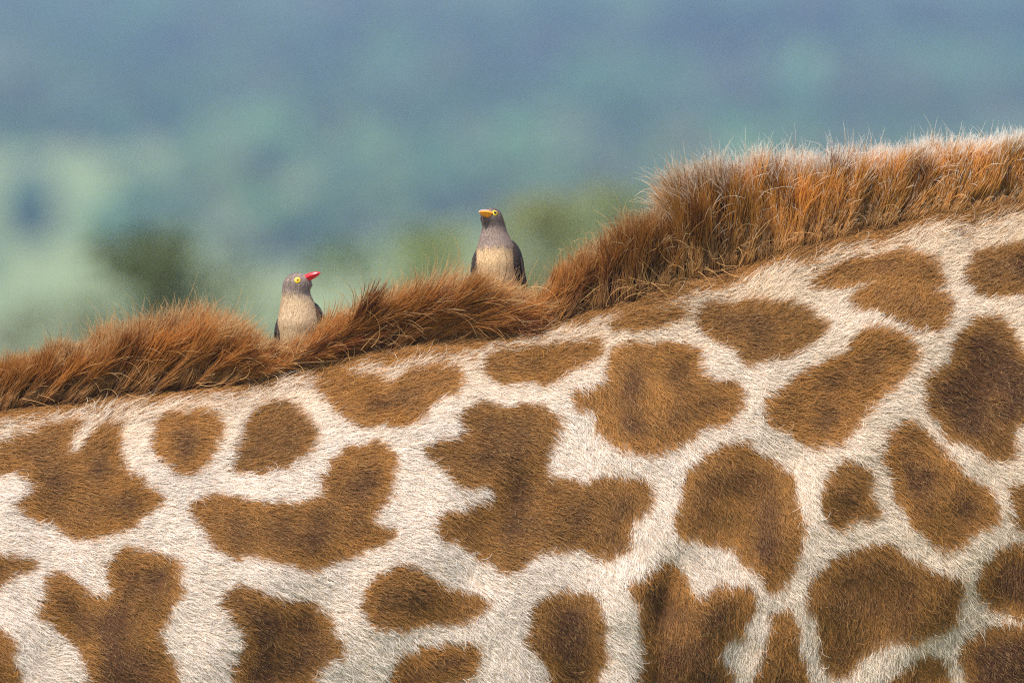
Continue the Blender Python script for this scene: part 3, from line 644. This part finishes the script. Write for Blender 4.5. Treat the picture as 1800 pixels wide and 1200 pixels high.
def bill_half(base, d, u, L, w, h, up, droop, tipround=1.7):
    """Half of a bill: flat face on the gape line, keel on the UP side; bends by DROOP at the tip."""
    d = d.normalized(); s = d.cross(u).normalized(); u = s.cross(d).normalized()
    V, F = [], []; n, m = 14, 9
    for i in range(n):
        t = i / (n - 1); k = max(0.02, (1 - t ** tipround)) ** 0.62
        c = base + d * L * t - u * droop * t * t
        for j in range(m):
            a = math.pi * j / (m - 1)
            V.append(tuple(c + s * w * k * math.cos(a) + u * (1 if up else -1) * h * k * math.sin(a)))
    for i in range(n - 1):
        for j in range(m):
            j2 = (j + 1) % m
            F.append((i * m + j, i * m + j2, (i + 1) * m + j2, (i + 1) * m + j))
    F.append(tuple(range(m))); F.append(tuple((n - 1) * m + j for j in range(m))[::-1])
    bm = bmesh.new(); vs = [bm.verts.new(v) for v in V]
    for f in F: bm.faces.new([vs[i] for i in f])
    bmesh.ops.recalc_face_normals(bm, faces=bm.faces)
    V = [v.co[:] for v in bm.verts]; bm.verts.index_update(); F = [tuple(v.index for v in f.verts) for f in bm.faces]; bm.free()
    return V, F

def disc_on(p, n, r, thick, squash=1.0, seg=24, dome=0.5):
    """Low dome of radius r on a surface point."""
    n = n.normalized(); a = n.cross(Vector((0, 0, 1))).normalized(); b = a.cross(n)
    V, F = [], []; rings = 5
    for i in range(rings):
        t = i / (rings - 1) * math.pi / 2
        for j in range(seg):
            q = 2 * math.pi * j / seg
            V.append(tuple(p + (a * math.cos(q) + b * squash * math.sin(q)) * r * math.cos(t) * (1 if i else 1.0) + n * thick * math.sin(t)))
    for i in range(rings - 1):
        for j in range(seg):
            j2 = (j + 1) % seg; F.append((i * seg + j, i * seg + j2, (i + 1) * seg + j2, (i + 1) * seg + j))
    F.append(tuple((rings - 1) * seg + j for j in range(seg)))
    return V, F

def wing(c, r, rot, side, g):
    """Folded wing: covert shield plus long overlapping flight-feather blades."""
    v0, f0 = ico(3); M = np.array(Matrix.Rotation(R(rot), 3, 'Y'))
    parts = [((v0 * np.array(r)) @ M.T + np.array(c), f0)]
    for k in range(7):
        ln = r[2] * (0.75 + 0.07 * k); w = r[1] * 0.16
        v = v0 * np.array([r[0] * 0.16, w, ln])
        off = np.array([side * r[0] * (0.80 - 0.05 * k), -r[1] * 0.75 + k * r[1] * 0.26, -r[2] * 0.55 - k * r[2] * 0.05])
        v = (v + off) @ M.T + np.array(c); parts.append((v, f0))
    return merge(parts)

def oxpecker(spec):
    g = np.random.default_rng(spec['seed'])
    Yb = spec['y']; kk = (CAMD + Yb - YREF) / CAMD       # distance of the bird behind the flank plane
    def W(px, py, dy=0.0): return Vector(((px - 900) * S * kk, Yb + dy * S, CAMZ + (600 - py) * S * kk))
    fx, fy = spec['feet']; foot = W(fx, fy)
    root = empty('oxpecker', foot); tag(root, spec['label'], 'bird', 'oxpeckers perched on the giraffe')
    def loc(v): return np.asarray(v, float) - np.array(foot)
    ells = [(loc(W(*c)), np.array(r) * S * kk, rot) for c, r, rot in spec['ells']]
    dense = []
    for (c0, r0, t0), (c1, r1, t1) in zip(ells[:spec['chain'] - 1], ells[1:spec['chain']]):
        dense += [(c0 * (1 - q) + c1 * q, r0 * (1 - q) + r1 * q, t0 * (1 - q) + t1 * q) for q in (0, .2, .4, .6, .8)]
    V, F = blob_body(dense + ells[spec['chain'] - 1:])
    # markings
    pxv = (V[:, 0] + foot.x) / (S * kk) + 900; pyv = 600 - (V[:, 2] + foot.z - CAMZ) / (S * kk); dyv = (V[:, 1] + foot.y - Yb) / S
    cols = spec['paint'](pxv, pyv, dyv)
    b = mesh_obj('body', V, F, PLUME, root, True, cols)
    bvh = BVHTree.FromPolygons([Vector(v) for v in V], F)
    # soft feather barbs over the whole body
    tri = np.array([f[:3] for f in F]); A, B, D = V[tri[:, 0]], V[tri[:, 1]], V[tri[:, 2]]
    nr = np.cross(B - A, D - A); ar = np.linalg.norm(nr, axis=1); nr /= ar[:, None] + 1e-12
    n = 22000; ch = g.choice(len(tri), n, p=ar / ar.sum()); w = g.dirichlet((1, 1, 1), n)
    p = w[:, :1] * A[ch] + w[:, 1:2] * B[ch] + w[:, 2:] * D[ch]; nn = nr[ch]
    cent = V.mean(0)
    bt = np.array(loc(W(*spec['bill_base']))); fl = p - bt; fl[:, 2] -= 0.03; fl /= np.linalg.norm(fl, axis=1)[:, None]
    fl -= nn * (fl * nn).sum(1, keepdims=True); fl /= np.linalg.norm(fl, axis=1)[:, None] + 1e-9
    fl += g.normal(0, 0.22, (n, 3))
    K = 4; s = np.linspace(0, 1, K); ln = g.uniform(0.002, 0.0040, n); lift = g.uniform(0.02, 0.12, n)
    Pq = p[:, None] + (fl[:, None] * s[None, :, None] + nn[:, None] * (lift[:, None] * s[None] * (1 - 0.6 * s[None]))[..., None]) * ln[:, None, None]
    ppx = (p[:, 0] + foot.x) / (S * kk) + 900; ppy = 600 - (p[:, 2] + foot.z - CAMZ) / (S * kk)
    fc = spec['paint'](ppx + g.normal(0, 1.5, n), ppy + g.normal(0, 2.5, n), (p[:, 1] + foot.y - Yb) / S) * g.uniform(0.95, 1.05, n)[:, None]
    tag(curves_obj('plumage', Pq, np.full((n, 1), 0.00018) * np.array([[1, .9, .7, .25]]), {'root_col': fc, 'mid_col': fc, 'tip_col': fc * 1.08}, FEATHER, b), kind='stuff')
    # bill
    d = Vector(spec['bill_dir']).normalized(); up = Vector((0, 0, 1)); u = (up - d * up.dot(d)).normalized()
    base = Vector(loc(W(*spec['bill_base']))); Lb, wb, hb = [q * S for q in spec['bill_size']]
    mesh_obj('upper_bill', *bill_half(base + u * 0.0001, d, u, Lb, wb, hb, True, Lb * spec['droop'], spec['tipr']), spec['bill_up'], root)
    mesh_obj('lower_bill', *bill_half(base - u * 0.0002, d, u, Lb * 0.93, wb * 0.9, hb * spec['low'], False, Lb * spec['droop'], spec['tipr']), spec['bill_low'], root)
    if spec['ridge']:
        mesh_obj('bill_ridge', *bill_half(base + u * 0.0004 + d * Lb * .18, d, u, Lb * .83, wb * .62, hb * 1.16, True, Lb * spec['droop'], spec['tipr']), spec['ridge'], root)
    # eyes: near one at its place, far one mirrored through the head's middle plane
    e = W(*spec['eye'][:2]); hc = Vector(loc(W(*spec['head'])))
    hit, nrm, _, _ = bvh.ray_cast(Vector(loc(e)) + Vector((0, -0.2, 0)), Vector((0, 1, 0)))
    side = d.cross(u).normalized(); v = hit - hc; v2 = v - side * 2 * v.dot(side)
    h2, n2, _, _ = bvh.ray_cast(hc + v2.normalized() * 0.1, -v2.normalized())
    for (pp, pn) in ((hit, nrm), (h2, n2)):
        if pp is None: continue
        pn = (pn + Vector((0, -0.15, 0)) * (1 if pp is hit else 0)).normalized()
        r1, r2, r3 = [q * S for q in spec['eye_r']]
        ring = mesh_obj('eye_ring', *disc_on(pp - pn * 0.0003, pn, r1, 0.0016, 1.05), YEL1, root)
        if spec['iris']:
            mesh_obj('iris', *disc_on(pp + pn * 0.0009, pn, r2, 0.0011), IRIS, ring)
        mesh_obj('pupil', *disc_on(pp + pn * (0.0015 if spec['iris'] else 0.0007), pn, r3, 0.0009), PUPIL, ring)
    for (c, r, rot, sd) in spec['wings']:
        mesh_obj('wing', *wing(loc(W(*c)), np.array(r) * S * kk, rot, sd, g), WINGM, root)
    # stiff tail behind, short legs and clawed toes in the mane
    tb = loc(W(fx, fy - 8, 34)); mesh_obj('tail', *merge([tube([tb + [s_ * .004, 0, .02], tb + [s_ * .007, .018, -.02], tb + [s_ * .011, .03, -.06]], [(.004, .006), (.006, .004), (.002, .002)], 8) for s_ in (-1, 0, 1)]), WINGM, root)
    for s_ in (-1, 1):
        a = np.array([s_ * 16 * S, 0, 0]); h = np.array([0, .002, 24 * S])
        parts = [tube([a + h, a + h * .5 + [0, -.004, 0], a + [0, 0, .002]], [.0032, .002, .002], 8)]
        for t in (-0.5, 0, 0.5, math.pi):
            dd = np.array([math.sin(t), -math.cos(t), 0]); parts.append(tube([a + [0, 0, .002], a + dd * .009 + [0, 0, .003], a + dd * .016 + [0, 0, -.001]], [.0015, .0012, .0004], 6))
        mesh_obj('leg', *merge(parts), LEGM, root)
    return root

GREY, BUFF, TAUPE = np.array([0.27, 0.198, 0.165]), np.array([0.62, 0.425, 0.235]), np.array([0.53, 0.375, 0.225])
def paint_red(x, y, d):
    head = sstep(531, 506, y + 2.5 * np.sin(x * .5) - 0.35 * (x - 520) * 0.4)[:, None]
    low = sstep(560, 600, y)[:, None]
    c = TAUPE[None] * (1 - low) + np.array([[0.56, 0.40, 0.22]]) * low
    c = c * (1 - head) + GREY[None] * head
    bk = sstep(8, 22, d)[:, None]; return c * (1 - bk) + np.array([[0.06, 0.045, 0.04]]) * bk
def paint_orange(x, y, d):
    neck = sstep(443, 428, y + 2 * np.sin(x * .45) - 0.003 * (x - 870) ** 2)[:, None]
    hd = sstep(405, 396, y)[:, None]
    c = BUFF[None] * (1 - neck) + np.array([[0.29, 0.21, 0.175]]) * neck
    c = c * (1 - hd) + np.array([[0.16, 0.115, 0.10]]) * hd
    bk = sstep(8, 22, d)[:, None]; return c * (1 - bk) + np.array([[0.055, 0.042, 0.038]]) * bk

oxpecker(dict(seed=1, y=0.045, feet=(526, 640), label='bird with bright red bill and yellow eye ring in a dip of the mane',
  chain=6, ells=[((525, 604, 3), (36, 34, 36), 0), ((525, 572, 0), (37.5, 34, 40), 0), ((523, 542, 2), (30.5, 28, 32), 0), ((520, 520, 2), (24.5, 23, 24), 0), ((521, 501, 0), (24.5, 21, 21), -18), ((531, 494, -1), (15.5, 14, 13), 0), ((538, 500, -1), (11, 11, 9), 0), ((526, 590, 34), (24, 30, 34), 0)],
  paint=paint_red, bill_base=(536, 492, -4), bill_dir=(0.86, -0.30, 0.40), bill_size=(33, 6.8, 8.4), droop=0.03, low=0.6, bill_up=REDB, bill_low=REDB, ridge=None, tipr=2.5,
  eye=(523.5, 492.5), head=(521, 500, 0), eye_r=(5.5, 2.5, 1.2), iris=True,
  wings=[((494, 588, 12), (13, 26, 36), 3, -1), ((558, 568, 14), (15, 26, 38), -14, 1)]))
oxpecker(dict(seed=2, y=0.045, feet=(872, 532), label='bird with orange bill, grey-brown neck and buff belly perched higher on the mane',
  chain=6, ells=[((873, 500, 2), (36, 34, 36), 0), ((871, 466, 0), (36, 33, 38), 0), ((871, 438, 1), (33, 29, 26), 0), ((869, 416, 1), (24, 23, 24), 0), ((868, 396, 0), (19, 19, 20), 0), ((864, 383, -2), (19.5, 19, 17.5), 12), ((857, 378, -9), (10.5, 10, 9), 0), ((873, 486, 34), (24, 30, 34), 0)],
  paint=paint_orange, bill_base=(862, 376.5, -14), bill_dir=(-0.85, -0.50, 0.20), bill_size=(25, 8.0, 5.4), droop=0.05, low=1.5, bill_up=ORANGEB, bill_low=ORANGEB, ridge=HORNB, tipr=2.0,
  eye=(870.2, 374.8), head=(865, 384, -1), eye_r=(4.9, 3.2, 3.1), iris=False,
  wings=[((841, 474, 12), (14, 26, 38), 3, -1), ((903, 463, 12), (18, 26, 42), -10, 1)]))
